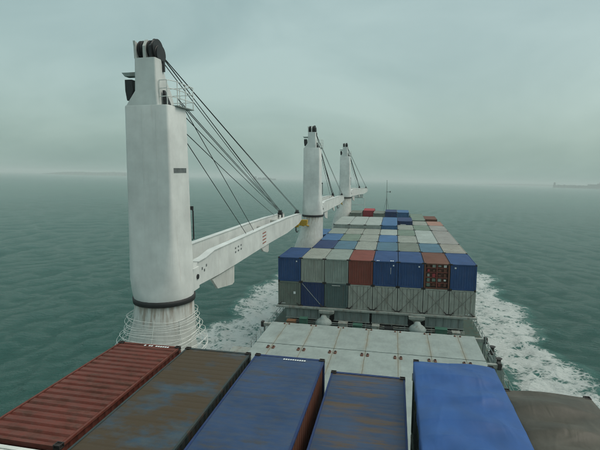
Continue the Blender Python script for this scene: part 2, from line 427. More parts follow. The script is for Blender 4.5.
def ridge(name, label, cat, u0, u1_, dist, heights, depth, mat, group=None, rough=0.25, n=70):
    A, B = bearing(u0, 178, dist), bearing(u1_, 183, dist)
    bm = NB(); rnd = random.Random(hash(name) % 97 + int(u0)); secs = []
    ax = (B - A); nrm = Vector((-ax.y, ax.x)).normalized()
    if nrm.dot(A - Vector((CAMW.x, CAMW.y))) < 0: nrm = -nrm
    for i in range(n):
        f = i / (n - 1); g = f * (len(heights) - 1); k = min(int(g), len(heights) - 2); h = heights[k] + (heights[k + 1] - heights[k]) * (g - k)
        h = max(0.3, h * (1 + rough * (rnd.random() - 0.5)))
        p = A + ax * f; j = rnd.random() * depth * 0.12
        secs.append([(p.x - nrm.x * (-j), p.y - nrm.y * (-j), -1), (p.x + nrm.x * depth * .18, p.y + nrm.y * depth * .18, h * .8), (p.x + nrm.x * depth * .35, p.y + nrm.y * depth * .35, h),
                     (p.x + nrm.x * depth * .7, p.y + nrm.y * depth * .7, h * .9), (p.x + nrm.x * depth, p.y + nrm.y * depth, -1)])
    loft(bm, secs)
    o = bpy.data.objects.new(name, mesh(name, bm, mat)); COL.objects.link(o)
    if cat: o['label'] = label; o['category'] = cat
    else: o['kind'] = 'structure'
    return o
STONE = plain('breakwater_stone', (0.05, 0.055, 0.05), 0.9)
LANDM = plain('headland_scrub', (0.045, 0.06, 0.045), 0.9)
bw = ridge('breakwater', 'long low dark stone breakwater on the horizon at the right edge of the picture', 'breakwater', 553.5, 640, 4200, [20, 24, 22, 21, 22, 24, 23, 26], 60, STONE)
fort = None
def harbour_fort():
    t = thing('harbour_fort', 'low dark fort standing on the far breakwater at the right picture edge', 'fort')
    TOPS.remove(t)
    p = bearing(588, 182, 4230); q = bearing(650, 182, 4230); t.location = (p.x, p.y, 24)
    ax = q - p; ln = ax.length; t.rotation_euler = (0, 0, math.atan2(ax.y, ax.x))
    bm = NB(); box(bm, 0, ln, -20, 20, -20, 9); part('wall', bm, STONE, t)
    bm = NB(); box(bm, ln * .16, ln * .26, -12, 12, 9, 15); part('tower', bm, STONE, t)
    bm = NB(); tube(bm, [(ln * .2, 0, 15), (ln * .2, 0, 26)], 1.4); part('beacon', bm, STONE, t)
harbour_fort()
bea = thing('beacon_tower', 'small dark beacon at the near end of the low breakwater on the right', 'beacon'); TOPS.remove(bea)
_p = bearing(555, 182, 4195); bea.location = (_p.x, _p.y + 3, 24)
bm = NB(); tube(bm, [(0, 0, -24), (0, 0, 12)], [9, 7], 12); part('tower', bm, STONE, bea)
bm = NB(); tube(bm, [(0, 0, 12), (0, 0, 15), (0, 0, 19)], [8, 8, 1], 12); part('lantern', bm, STONE, bea)
ridge('headland', '', None, 40, 135, 5200, [3, 16, 26, 30, 34, 30, 36, 40, 38, 42], 500, LANDM, rough=0.12)
ridge('far_coast', '', None, 470, 700, 7000, [4, 14, 22, 20, 26, 30, 24, 30], 600, LANDM, rough=0.12)
def far_ship():
    t = thing('freighter', 'faint grey ship low on the hazy horizon between the first crane and its ropes', 'ship'); TOPS.remove(t)
    p = bearing(252.5, 176, 4200); q = bearing(276, 176, 4200); ax = q - p; ln = ax.length
    t.location = (p.x, p.y, 0); t.rotation_euler = (0, 0, math.atan2(ax.y, ax.x))
    bm = NB(); loft(bm, [[(x, -w_, -1), (x, w_, -1), (x, w_ * 1.1, h), (x, -w_ * 1.1, h)] for x, w_, h in ((0, 8, 11), (ln * .08, 13, 11), (ln * .85, 13, 11), (ln * .95, 8, 13), (ln, 1.5, 14))]); part('hull', bm, STONE, t)
    bm = NB(); box(bm, ln * .05, ln * .17, -12, 12, 10.5, 28); part('superstructure', bm, STONE, t)
    for a, b_, h in ((.24, .38, 19), (.42, .6, 21), (.64, .8, 18)):
        bm = NB(); box(bm, ln * a, ln * b_, -12, 12, 10.5, h); part('deck_cargo', bm, STONE, t)
far_ship()

# ================================================================== SHIP (ship frame)
def hb(y):
    return 10.8 * math.sqrt(max(0, 1 - ((y - 60) / 40) ** 2)) if y > 60 else 10.8
hull = thing('cargo_ship', 'dark green hull and deck of the container ship under the cranes and cargo', 'ship')
ZD = -2.3
ys = [-70, -40, -10, 20, 50, 60, 66, 72, 78, 83, 88, 92, 95.5, 98, 99.5, 99.95]
bm = NB()
loft(bm, [[(10 + sx * hb(y) * f, y - (0 if f == 1 else 0), z) for sx, f, z in ((-1, .8, -12.5), (-1, .98, -9), (-1, 1, ZD - .05), (1, 1, ZD - .05), (1, .98, -9), (1, .8, -12.5))] for y in ys]); part('hull_plating', bm, HULLM, hull)
bm = NB()
vsl = [bm.verts.new((10 - hb(y) + .02, y, ZD)) for y in ys]; vsr = [bm.verts.new((10 + hb(y) - .02, y, ZD)) for y in ys]
for i in range(len(ys) - 1): bm.faces.new((vsl[i], vsr[i], vsr[i + 1], vsl[i + 1]))
part('main_deck', bm, DECKM, hull)
bm = NB(); yf = [y for y in ys if y >= 66]
loft(bm, [[(10 - hb(y) + .1, y, ZD + .02), (10 + hb(y) - .1, y, ZD + .02), (10 + hb(y) + .0, y, -0.6), (10 - hb(y) - .0, y, -0.6)] for y in yf]); part('forecastle', bm, HULLM, hull)
for sx in (-1, 1):
    bm = NB(); loft(bm, [[(10 + sx * (hb(y) - .08), y, -0.58), (10 + sx * hb(y), y, -0.58), (10 + sx * (hb(y) + .05), y, 0.5), (10 + sx * (hb(y) - .03), y, 0.5)] for y in yf]); part('bulwark', bm, HULLM, hull)
# hatch coamings under the forward stack and the near hatch
bm = NB(); box(bm, 3.2, 19.2, 1.9, 62, ZD + .01, -1.32); part('hatch_coaming', bm, DECKM, hull)
bm = NB(); box(bm, 3.0, 18.0, -43, -6.6, ZD + .01, -0.42); part('hatch_coaming', bm, GIRDER, hull)
# deck-edge rails
def rail(parent, x, y0, y1, z0=ZD, mat=DARK, h=1.1, stp=1.5):
    bm = NB(); y = y0; n_ = max(1, int((y1 - y0) / stp))
    for i in range(n_ + 1): yy = y0 + (y1 - y0) * i / n_; tube(bm, [(x, yy, z0), (x, yy, z0 + h)], 0.03, 6)
    for k in (h * .35, h * .68, h): tube(bm, [(x, y0, z0 + k), (x, y1, z0 + k)], 0.022, 6)
    part('railing', bm, mat, parent)
rail(hull, 20.6, -26, 34, mat=GIRDER); rail(hull, -0.6, -21, 6, mat=GIRDER)

# ------------------------------------------------------------------ hatch covers
def hatch(y0, y1, x0, x1, label, marks, farmarks=False):
    t = thing('hatch_cover', label, 'hatch cover', (0, 0, 0), 'hatch covers in front of the forward stack')
    bm = NB(); box(bm, x0 + .12, x1 - .12, y0 + .1, y1 - .1, -0.40, 0.10); part('frame', bm, GIRDER, t)
    bm = NB(); box(bm, x0 + .02, x1 - .02, y0 + .02, y1 - .02, 0.03, 0.190); part('joint_filler', bm, SEAMM, t)
    xs = [x0] + [2.5 * k for k in range(1, 8) if x0 + .3 < 2.5 * k < x1 - .3] + [x1]
    for a, b in zip(xs, xs[1:]):
        bm = NB(); box(bm, a + .02, b - .02, y0, y1, 0.06, 0.2); part('panel', bm, HATCHM, t, bevel=.012)
    me = None
    for k in range(1, 8):
        if not x0 < 2.5 * k < x1: continue
        for yy, big in marks:
            for dx in (-.22, .22):
                bm = NB(); w = .11 if big else .08; l = .26 if big else .10
                loft(bm, [rrect(-w, w, -l, l, 0, .05, 3), rrect(-w * .8, w * .8, -l * .85, l * .85, .08, .05, 3)])
                o = part('twistlock_socket', bm, ORUST, t); o.location = (2.5 * k + dx, yy, 0.201)
                if big:
                    bm = NB(); tube(bm, [(0, 0, 0), (0, 0, .09)], [.05, .04], 8); q = part('locking_cone', bm, DARK, o); q.location = (0, 0, .08)
    return t
hatch(-11.02, -6.0, 0.98, 18.95, 'grey steel hatch cover nearest the forward container stack', [(-6.35, False)])
h2 = hatch(-29.0, -11.12, 0.98, 18.95, 'grey steel hatch cover with rusty twistlock sockets next to the near containers', [(-11.9, True)])
hatch(-43.4, -29.1, 2.02, 18.0, 'grey hatch cover underneath the near row of containers', [])
# outrigger arms and foot platforms at the hatch edges
def outrigger(x, y, sgn, label):
    t = thing('outrigger', label, 'bracket', (x, y, 0), 'outrigger brackets at the hatch corners')
    bm = NB(); box(bm, min(0, sgn * .75), max(0, sgn * .75), -.14, .14, -.16, 0.14); part('arm', bm, LEDGE, t, bevel=.02)
    bm = NB(); box(bm, sgn * .86 - .13, sgn * .86 + .13, -.2, .2, -.25, .27); part('end_block', bm, CAST, t, bevel=.03)
    bm = NB(); tube(bm, [(sgn * .7, 0, -.15), (sgn * .7, 0, ZD)], .07, 8); part('strut', bm, GIRDER, t)
outrigger(0.98, -6.2, -1, 'rusty outrigger bracket at the far port corner of the open hatch cover')
outrigger(18.95, -6.2, 1, 'outrigger bracket with dark end block at the far starboard corner of the hatch cover')
outrigger(18.95, -11.3, 1, 'outrigger bracket at the hatch joint beside the blue tarpaulin container')
def platform(x0, x1, y0, y1, z, label):
    t = thing('side_platform', label, 'platform', ((x0 + x1) / 2, (y0 + y1) / 2, z))
    hx, hy = (x1 - x0) / 2, (y1 - y0) / 2
    bm = NB(); box(bm, -hx, hx, -hy, hy, -.06, 0); part('floor_plate', bm, LEDGE, t)
    for a in (-hx + .1, hx - .1):
        for b in (-hy + .1, hy - .1):
            bm = NB(); box(bm, a - .05, a + .05, b - .05, b + .05, ZD - z, -.06); part('leg', bm, GIRDER, t)
platform(-0.75, 0.9, -13.1, -11.6, -0.10, 'small light grey platform sticking out to port beside the hatch cover')
# ladder on the starboard side
lad = thing('side_ladder', 'grey ladder frame standing on the starboard deck edge beside the hatch', 'ladder', (19.75, -8.2, ZD))
for dy in (-1.7, 1.7):
    bm = NB(); tube(bm, [(0, dy, 0), (0, dy, 2.75)], .05, 8); part('stile', bm, GIRDER, lad)
for k in range(5):
    bm = NB(); tube(bm, [(0, -1.7, .5 + k * .5), (0, 1.7, .5 + k * .5)], .025, 6); part('rung', bm, GIRDER, lad)
for yy in (-7.2, -9.6):
    bl = thing('mooring_roller', 'dark deck fitting on the starboard edge, the %s of two' % ('farther' if yy > -8 else 'nearer'), 'roller', (20.15, yy, ZD), 'fittings on the starboard deck edge')
    bm = NB(); box(bm, -.3, .3, -.3, .3, 0, 1.55); part('pedestal', bm, GIRDER, bl, bevel=.03)
    bm = NB(); tube(bm, [(0, 0, 1.55), (0, 0, 1.7), (0, 0, 1.8), (0, 0, 2.1), (0, 0, 2.2)], [.28, .28, .16, .16, .26], 12); part('roller', bm, CAST, bl)

# ------------------------------------------------------------------ support structure under the forward stack
sup = thing('stack_support', 'grey ledge and girder plates carrying the forward container stack', 'girder')
bm = NB(); box(bm, -0.15, 20.1, -0.35, 0.5, -0.20, -0.01); part('ledge', bm, LEDGE, sup, bevel=.015)
bm = NB(); box(bm, 0.0, 20.0, 0.5, 62, -0.25, -0.02); part('cover_plate', bm, GIRDER, sup)
for a, b in ((0.9, 4.55), (6.05, 9.7), (9.95, 13.55), (15.25, 18.9)):
    bm = NB(); box(bm, a, b, 0.02, 0.14, -1.28, -0.2); g_ = part('girder_plate', bm, GIRDER, sup, bevel=.01)
    for k in range(5):
        xx = a + (b - a) * (k + .5) / 5
        bm = NB(); box(bm, xx - .025, xx + .025, -0.10, 0.02, -1.2, -0.21); part('stiffener', bm, GIRDER, g_)
    bm = NB(); box(bm, a - .05, b + .05, -0.12, 0.16, -1.36, -1.28); part('flange', bm, LEDGE, g_)
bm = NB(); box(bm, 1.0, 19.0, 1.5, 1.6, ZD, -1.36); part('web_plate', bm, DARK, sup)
for k in range(14):
    xx = 1.4 + k * 1.32
    bm = NB(); box(bm, xx - .07, xx + .07, 0.25, 0.42, ZD, -1.28); part('stanchion', bm, GIRDER, sup)
for xx, lab in ((5.3, 'port'), (14.4, 'starboard')):
    t = thing('mushroom_vent', 'pale domed mushroom vent under the stack ledge, the %s one of two' % lab, 'vent', (xx, -2.3, ZD), 'mushroom vents in the gap below the forward stack')
    bm = NB(); tube(bm, [(0, 0, 0), (0, 0, 1.25)], [.48, .42], 20); part('trunk', bm, GIRDER, t, True)
    prof = [(0, .80, 1.3), (0, .82, 1.42), (0, .74, 1.62), (0, .54, 1.80), (0, .34, 1.92), (0, .26, 2.15)]
    bm = NB(); tube(bm, [(0, 0, p[2]) for p in prof], [p[1] for p in prof], 24); part('dome', bm, GIRDER, t, True)
for xx, lab in ((5.3, 'port'), (14.4, 'starboard')):
    t = thing('stack_pedestal', 'grey tapered bracket under the ledge right behind the %s mushroom vent' % lab, 'bracket', (xx, 0, 0), 'tapered brackets under the stack ledge')
    bm = NB(); loft(bm, [rrect(-.22, .22, -.45, .15, -1.45, .05, 3), rrect(-.3, .3, -.5, .15, -.75, .05, 3), rrect(-.78, .78, -.7, .15, -.45, .05, 3), rrect(-.8, .8, -.7, .15, -.205, .05, 3)]); part('bracket', bm, LEDGE, t)
    bm = NB(); tube(bm, [(0, -.15, -1.45), (0, -.15, ZD)], .16, 12); part('column', bm, DARK, t)
# clutter on the cross deck: lockers, tanks, pipes
rnd = random.Random(5)
items = [(1.7, .9, 1.0, 'orange brown'), (3.0, .8, 1.35, 'green'), (7.1, .9, 1.15, 'grey'), (8.6, .9, 1.05, 'green'), (10.4, .7, 1.1, 'grey'), (11.7, .8, .95, 'dark'), (16.7, 1.1, 1.25, 'green'), (18.1, .7, 1.0, 'grey')]
mats = {'orange brown': paint('primer_brown', (0.24, 0.12, 0.06), .4, .4), 'green': GREENB, 'grey': LEDGE, 'dark': DARK}
for i, (xx, w_, h_, cn) in enumerate(items):
    near = ['at the port end of the cross deck', 'just to port of the port mushroom vent', 'just to starboard of the port mushroom vent', 'below the fourth bottom container', 'below the middle of the stack', 'left of the starboard mushroom vent', 'just to starboard of the starboard mushroom vent', 'at the starboard end of the cross deck'][i]
    t = thing('deck_locker', '%s deck locker half hidden %s' % (cn, near), 'locker', (xx, -1.1, ZD), 'deck lockers in the gap below the forward stack')
    bm = NB(); box(bm, -w_ / 2, w_ / 2, -.35, .35, .08, h_); part('cabinet', bm, mats[cn], t, bevel=.03)
    bm = NB(); box(bm, -w_ / 2 - .03, w_ / 2 + .03, -.38, .38, h_, h_ + .05); part('lid', bm, mats[cn], t)
    for a in (-w_ / 2 + .06, w_ / 2 - .06):
        bm = NB(); box(bm, a - .04, a + .04, -.3, .3, 0, .08); part('foot', bm, DARK, t)
pp = thing('deck_pipes', 'bundle of pipes running across the deck gap beneath the stack ledge', 'pipes')
for k, (yy, zz, rr, mm) in enumerate(((-.35, -1.5, .06, LEDGE), (-.55, -1.62, .05, GIRDER), (-3.6, -1.95, .09, GIRDER), (-4.2, -1.9, .06, LEDGE))):
    bm = NB(); tube(bm, [(1.0, yy, zz), (19.0, yy, zz)], rr, 8); part('pipe', bm, mm, pp, True)
for k in range(7):
    bm = NB(); xx = 1.5 + k * 2.8; tube(bm, [(xx, -.45, ZD), (xx, -.45, -1.45)], .04, 6); part('pipe_stand', bm, DARK, pp)
    bm = NB(); tube(bm, [(xx, -3.9, ZD), (xx, -3.9, -1.9)], .05, 6); part('pipe_stand', bm, DARK, pp)

# ================================================================== CONTAINERS
W = 2.438
def corr(length, height, period, depth, axis='x', y=0.0):
    """trapezoid-corrugated sheet, vertical ribs along z; length along axis"""
    bm = NB(); n = max(2, int(round(length / period))); p = length / n; pr = []
    for i in range(n):
        x = -length / 2 + i * p
        pr += [(x, 0), (x + p * .26, 0), (x + p * .40, depth), (x + p * .80, depth), (x + p * .94, 0)]
    pr.append((length / 2, 0))
    lo = [bm.verts.new((a, b, 0)) for a, b in pr]; hi = [bm.verts.new((a, b, height)) for a, b in pr]
    for i in range(len(pr) - 1): bm.faces.new((lo[i], lo[i + 1], hi[i + 1], hi[i]))
    return bm
CACHE = {}
def cmesh(key, fn):
    if key not in CACHE: CACHE[key] = fn()
    return CACHE[key]
DUMMY = PAL['royal blue']

def casting_mesh():
    bm = NB(); box(bm, -.089, .089, -.081, .081, -.059, .059)
    bm.normal_update()
    fs = list(bm.faces)
    for f in fs:
        r_ = bmesh.ops.inset_region(bm, faces=[f], thickness=.032, depth=0)
        r2 = bmesh.ops.inset_region(bm, faces=[f], thickness=.004, depth=-.03)
    return mesh('corner_casting', bm, CAST)

def frame_mesh(Lc, H):
    bm = NB(); hx, hy = W / 2, Lc / 2
    for sx in (-1, 1):
        for sy in (-1, 1):
            x0, x1 = sorted((sx * hx, sx * (hx - .15))); y0, y1 = sorted((sy * hy, sy * (hy - .16)))
            box(bm, x0, x1, y0, y1, .12, H - .12)
        x0, x1 = sorted((sx * (hx - .005), sx * (hx - .065)))
        box(bm, x0, x1, -hy + .162, hy - .162, H - .075, H - .006)
        x0, x1 = sorted((sx * (hx - .005), sx * (hx - .10)))
        box(bm, x0, x1, -hy + .162, hy - .162, .02, .17)
    for sy in (-1, 1):
        y0, y1 = sorted((sy * (hy - .004), sy * (hy - .11)))
        box(bm, -hx + .18, hx - .18, y0, y1, H - .12, H - .008)
        box(bm, -hx + .18, hx - .18, y0, y1, .02, .15)
    return mesh('frame', bm, DUMMY)

def roof_mesh(Lc, H, depth):
    bm = NB(); hx = W / 2 - .066; ln = Lc - .24; n = int(round(ln / .285)); p = ln / n; pr = []
    zt = H - .012
    for i in range(n):
        y = -ln / 2 + i * p
        pr += [(y, zt - depth), (y + p * .14, zt - depth), (y + p * .28, zt), (y + p * .84, zt)]
    pr.append((ln / 2, zt - depth))
    m_ = .035 if depth > .05 else .14   # flat margins at both long edges
    cols = [[bm.verts.new((x, y, z if abs(x) < hx - .01 else zt - depth)) for y, z in pr] for x in (-hx, -hx + m_, 0, hx - m_, hx)]
    for A, B in zip(cols, cols[1:]):
        for i in range(len(pr) - 1): bm.faces.new((A[i], B[i], B[i + 1], A[i + 1]))
    return mesh('roof', bm, DUMMY)

def floor_mesh(Lc):
    bm = NB(); box(bm, -W / 2 + .1, W / 2 - .1, -Lc / 2 + .1, Lc / 2 - .1, .12, .16); return mesh('floor', bm, DUMMY)
def side_mesh(Lc, H): return mesh('side_wall', corr(Lc - .32, H - .245, .276, .036), DUMMY)
def end_mesh(H): return mesh('end_wall', corr(W - .30, H - .27, .25, .030), DUMMY)
def door_mesh(H):
    bm = NB(); w_ = W / 2 - .16; box(bm, -w_ / 2, w_ / 2, 0, .05, 0, H - .28)
    for k in range(3):
        z = .25 + k * (H - .28) / 3; box(bm, -w_ / 2 + .08, w_ / 2 - .08, -.018, .0, z, z + (H - .28) / 3 - .3)
    return mesh('door', bm, DUMMY)

def container(label, x, y, z, colour, Lc=6.058, H=2.591, kind='plain', detail=2, roof_mat=None, roofd=.022, side_mats=None, group='shipping containers stacked on deck', end='plain', aft_mat=None):
    near_ = group.startswith('near row')
    """x: port edge, y: aft end, z: base. detail 0 = box body only (hidden), 1 = no castings"""
    mat = colour if not isinstance(colour, str) else PAL[colour]
    t = thing('shipping_container', label, 'container', (x + W / 2, y + Lc / 2, z), group)
    kk = (Lc, H)
    obj('frame', cmesh(('f',) + kk, lambda: frame_mesh(Lc, H)), t, mat)
    hx, hy = W / 2, Lc / 2
    for sx in (-1, 1):
        o = obj('side_wall', cmesh(('s',) + kk, lambda: side_mesh(Lc, H)), t, (side_mats or mat), (sx * (hx - (.055 if sx > 0 else .055)), 0, .17))
        o.rotation_euler = (0, 0, R(90) if sx > 0 else R(-90))
    obj('roof', cmesh(('r', roofd) + kk, lambda: roof_mesh(Lc, H, roofd)), t, roof_mat or mat)
    if detail >= 1:
        obj('floor', cmesh(('fl', Lc), lambda: floor_mesh(Lc)), t, DARK)
        for sy in (-1, 1):
            if sy < 0 and end != 'plain': continue
            o = obj('end_wall', cmesh(('e', H), lambda: end_mesh(H)), t, (aft_mat if aft_mat and sy < 0 else mat), (0, sy * (hy - .06), .15))
            if sy > 0: o.rotation_euler = (0, 0, R(180))
        if end == 'door':
            for sx in (-1, 1):
                o = obj('door', cmesh(('d', H), lambda: door_mesh(H)), t, aft_mat or mat, (sx * (hx / 2 - .07), -hy + .03, .14))
                for k in (-.22, .22):
                    bm = NB(); tube(bm, [(k, -.035, -.05), (k, -.035, H - .25)], .018, 6); part('locking_bar', bm, LASH, o)
        for sx in (-1, 1):
            for sy in (-1, 1):
                for sz in (0, 1):
                    obj('corner_casting', cmesh('c', casting_mesh), t, None, (sx * (hx - .085), sy * (hy - .077), sz * (H - .118) + .059 + ((.022 if near_ else .003) if sz else -.003)))
    return t

def marks(t, x0, x1, y, z, mat=LETTER, n=8, h=.11, face='aft', name='lettering', depth=.004):
    """row of small painted characters too small to read"""
    bm = NB(); rr = random.Random(int(x0 * 100) + n); w_ = (x1 - x0) / n
    for k in range(n):
        if rr.random() < .12: continue
        a = x0 + k * w_; b = a + w_ * .72
        if face == 'aft': box(bm, a, b, y - depth, y, z, z + h * (0.8 + .2 * rr.random()))
        else: box(bm, a, b, y, y + h, z, z + depth)
    return part(name, bm, mat, t)

ORD = ['first', 'second', 'third', 'fourth', 'fifth', 'sixth', 'seventh', 'eighth']
def cname(c_): return c_

# --- row A, two tiers facing the bridge
topA = ['royal blue', 'light grey', 'greenish grey', 'rust red', 'royal blue', 'royal blue', 'brown red', 'royal blue']
bA = ['dark grey green', 'navy', 'dark teal', 'dirty grey', 'dirty grey', 'dirty grey', 'dirty grey', 'dirty grey']
aft_top = {}
for i in range(8):
    x = 2.5 * i
    lab = ['dark grey green container with lashing rods, bottom tier at the port corner', 'navy container with one pale diagonal lashing rod, bottom tier of the front row',
           'dark teal container with a pale strip along its top, bottom tier of the front row', 'dirty grey container under the rust red one, bottom tier of the front row',
           'dirty grey container directly under the port one of two adjacent blue ones', 'dirty grey container just port of the one beneath the brown red open frame',
           'dirty grey container directly under the brown red container with an open end', 'dirty grey container, bottom tier at the starboard corner of the front row'][i]
    t = container(lab, x, 0, 0, bA[i], group='bottom tier of the front container row', end='door' if i in (3, 4, 5, 6, 7) else 'plain')
    lr = [(1,), (-1,), (), (1, -1), (1, -1), (1, -1), (1, -1), (1, -1)][i] + ((-1,) if i == 0 else ())
    for s_ in lr:
        rod = thing('lashing_rod', '%s lashing rod leaning to %s across the %s bottom container from the port end' % ('pale' if i == 1 else 'dark', 'starboard' if s_ > 0 else 'port', ORD[i]), 'lashing rod', (x + W / 2, -.10, 0), 'lashing rods crossed over the bottom tier')
        bm = NB(); tube(bm, [(-s_ * 1.08, .0, .04), (s_ * 1.08, .02 * s_, 2.45)], .020 if i != 1 else .028, 6); part('rod', bm, LASH if i != 1 else GIRDER, rod)
        bm = NB(); tube(bm, [(-s_ * 1.08, .0, .04), (-s_ * .82, .004, .33)], .05, 8); part('turnbuckle', bm, CAST, rod)
    if i == 2: marks(t, -.45, .75, -3.03, 2.36, PIPE, 1, .06, name='strip')
    if i in (0, 7): marks(t, -1.0 if i == 0 else .35, -.25 if i == 0 else .95, -3.035, .16, LETTER, 5, .10)
    if i == 0: marks(t, .45, .78, -3.035, 1.25, LETTER, 1, .30, name='placard')
    lab = ['royal blue container, top tier at the port corner of the front row', 'light grey container, second from port in the top tier of the front row',
           'greenish grey container beside the rust red one, top tier of the front row', 'rust red container, top tier in the middle of the front row',
           'royal blue container directly starboard of the rust red one, top tier', 'royal blue container directly port of the brown red one with open end, top tier',
           'brown red container with an open framed end full of equipment, top tier', 'royal blue container, top tier at the starboard corner of the front row'][i]
    t = container(lab, x, 0, 2.591, topA[i], group='top tier of the front container row', end='open' if i == 6 else 'plain', aft_mat=PAL[aft_top[i]] if i in aft_top else None)
    if i in (0, 4, 5): marks(t, .72, .90, -3.035, 2.12, LETTER, 1, .16, name='placard')
    if i in (4, 5): marks(t, .5, .55, -3.035, 1.3, LETTER, 1, .75, name='side_stripe') if i == 4 else marks(t, -.92, -.88, -3.035, 1.45, LETTER, 1, .6, name='side_stripe')
    if i == 3: marks(t, .66, .70, -3.035, 1.1, LETTER, 1, .8, name='side_stripe')
    if i == 7: marks(t, -.86, -.62, -3.035, 2.14, LETTER, 1, .16, name='placard')
    if i == 4:
        o = marks(t, -.9, -.6, -2.9, 2.5835, LETTER, 2, .25, face='top', name='roof_mark', depth=.012); o = marks(t, .45, .85, -2.8, 2.5835, LETTER, 2, .3, face='top', name='roof_mark', depth=.012)
    if i == 6:
        # machinery end: recessed dark bulkhead, mid post, cross bars and stowed boxes
        bm = NB(); box(bm, -1.03, 1.03, -2.62, -2.58, .15, 2.47); part('bulkhead', bm, PAL['brown red'], t)
        bm = NB(); box(bm, -.05, .05, -3.0, -2.85, .15, 2.47); part('post', bm, PAL['rust red'], t)
        for zz in (.62, 1.15, 1.68, 2.12):
            bm = NB(); box(bm, -1.03, 1.03, -2.95, -2.88, zz - .035, zz + .035); part('cross_bar', bm, PAL['rust red'], t)
        r_ = random.Random(11)
        for a in range(4):
            for b in range(5):
                cx_ = -.80 + a * .53; cz_ = .40 + b * .48
                mm = [PAL['brown red'], PAL['bright red'], PAL['light grey'], PAL['rust red'], PIPE, PAL['grey green']][r_.choice([0, 0, 1, 2, 3, 3, 4, 5])]
                w2 = .10 + .09 * r_.random(); h2_ = .08 + .12 * r_.random()
                bm = NB(); box(bm, cx_ - w2, cx_ + w2, -2.88, -2.62, cz_ - h2_, cz_ + h2_); part('equipment_box', bm, mm, t, bevel=.02)

# --- rows behind: (row, column) -> colour; y start, base z, length
ROWN = {'B': 'second', 'C': 'third', 'D': 'fourth', 'E': 'fifth', 'F': 'sixth', 'G': 'seventh', 'H': 'last'}
Y0 = {'B': 6.26, 'C': 12.50, 'D': 18.74, 'E': 25.0, 'F': 31.22, 'G': 37.5, 'H': 51.0}
def deck_container(row, col, colour, ztop=5.182, Lc=6.058, extra='', dy=0.0):
    if extra: extra = ' ' + extra
    x = 2.5 * col; y = Y0[row]
    lab = '%s container%s, %s from port in the %s cross row' % (colour, extra, ORD[col], ROWN[row])
    H = 2.896 if ztop > 5.3 else 2.591
    y += dy
    res = container(lab, x, y, ztop - H, colour, Lc, H, group='containers in the rows behind the front row')
    # the one beneath carries it
    t = container('shipping container of the lower tiers hidden under the stack', x, y, 0, 'dirty grey', Lc, round(ztop - H, 3) if ztop - H < 3.2 else 2.591, detail=0, group='hidden lower tier containers')
    if ztop - H >= 3.2:
        zz = 2.591; container('shipping container of the lower tiers hidden under the stack', x, y, zz, 'dirty grey', Lc, round(ztop - H - zz, 3), detail=0, group='hidden lower tier containers')
    return res
B_ = ['navy', 'teal blue', 'light grey', 'teal blue', 'dark grey green', 'teal blue', 'beige grey']
for k, c_ in enumerate(B_): deck_container('B', k + 1, c_)
for col, c_ in enumerate([None, 'mid blue', 'grey green', 'light grey', 'mid blue', 'light grey']):
    if c_: deck_container('C', col, c_)
deck_container('D', 0, 'mid blue', dy=-1.4)
deck_container('C', 6, 'pale grey', Lc=12.192, extra='twice as long'); deck_container('C', 7, 'pinkish grey', Lc=12.192, extra='twice as long')
for col, c_ in ((1, 'greenish grey'), (2, 'light grey'), (3, 'light grey'), (4, 'pale grey'), (5, 'grey green')): deck_container('D', col, c_)
for col, c_ in ((1, 'pale grey'), (2, 'pale grey'), (3, 'pale grey'), (4, 'mid blue')): deck_container('E', col, c_, 5.78, 12.192, 'raised half a step')
deck_container('E', 5, 'light grey'); deck_container('E', 6, 'grey green'); deck_container('E', 7, 'pinkish grey')
f5 = deck_container('F', 5, 'navy', 5.8)
marks(f5, -.75, .5, -3.035, 1.95, LETTER, 1, .45, name='placard'); marks(f5, -.85, .75, -3.035, 1.25, YELL, 1, .5, name='placard'); deck_container('F', 6, 'light grey'); deck_container('F', 7, 'salmon')
deck_container('G', 6, 'grey green', 5.3, 12.192, 'twice as long'); deck_container('G', 7, 'brown red', 4.95, dy=5.4)
deck_container('H', 1, 'dark grey green', 5.1); deck_container('H', 2, 'bright red', 5.2, dy=5.0); deck_container('H', 3, 'dark grey green', 5.1)
deck_container('H', 4, 'navy', 5.45); deck_container('H', 5, 'mid blue', 5.4)

# --- near row right under the camera
def near(i, x, ztop, label, mat, roofm, Lc=12.192, y1=-30.7, sm=None, roofd=.02, full=True):
    H = 2.591
    t = container(label, x, y1 - Lc, ztop - H, mat, Lc, H, roof_mat=roofm, roofd=roofd, side_mats=sm, group='near row of containers under the camera')
    z = ztop - H
    for k in range(2):
        h = (z - .204) / (2 - k) if k == 0 else z - .204
        z -= h
        container('%s tier container below the %s' % (('middle', 'bottom')[k], ' '.join(label.split(',')[0].split()[:11])), x, y1 - Lc, z, 'dirty grey' if (i + k) % 2 else 'teal blue', Lc, round(h, 3), group='lower tiers of the near stack')
    return t
n1 = near(0, 2.02, 7.97, 'rust red container with a strongly ribbed roof at the port end of the near row', NEAR['near_red'], NEAR['near_red'], 6.058, roofd=.055)
marks(n1, -.15, .85, 2.82, 2.5895, LETTER, 11, .10, face='top')
container('white container just behind the ribbed red one at the bottom left corner', 2.02, -43.0, 7.97 - 2.591, 'white', 6.058, 2.591, group='near row of containers under the camera')
for k in range(2):
    container('%s tier container below the white one at the bottom left corner' % ('bottom', 'middle')[k], 2.02, -43.0, .204 + k * 2.587, 'dirty grey', 6.058, 2.587, group='lower tiers of the near stack')
n2 = near(1, 4.70, 7.97, 'rust stained grey blue container between the ribbed red one and the clean blue one', NEAR['near_frame'], NEAR['near_rusty'], roofd=.010)
n3 = near(2, 7.33, 7.97, 'blue topped container with white lettering, third from port in the near row', PAL['navy'], NEAR['near_blue'], sm=PAL['brown red'], roofd=.004)
marks(n3, -.25, .62, 5.80, 2.5895, LETTER, 11, .09, face='top')
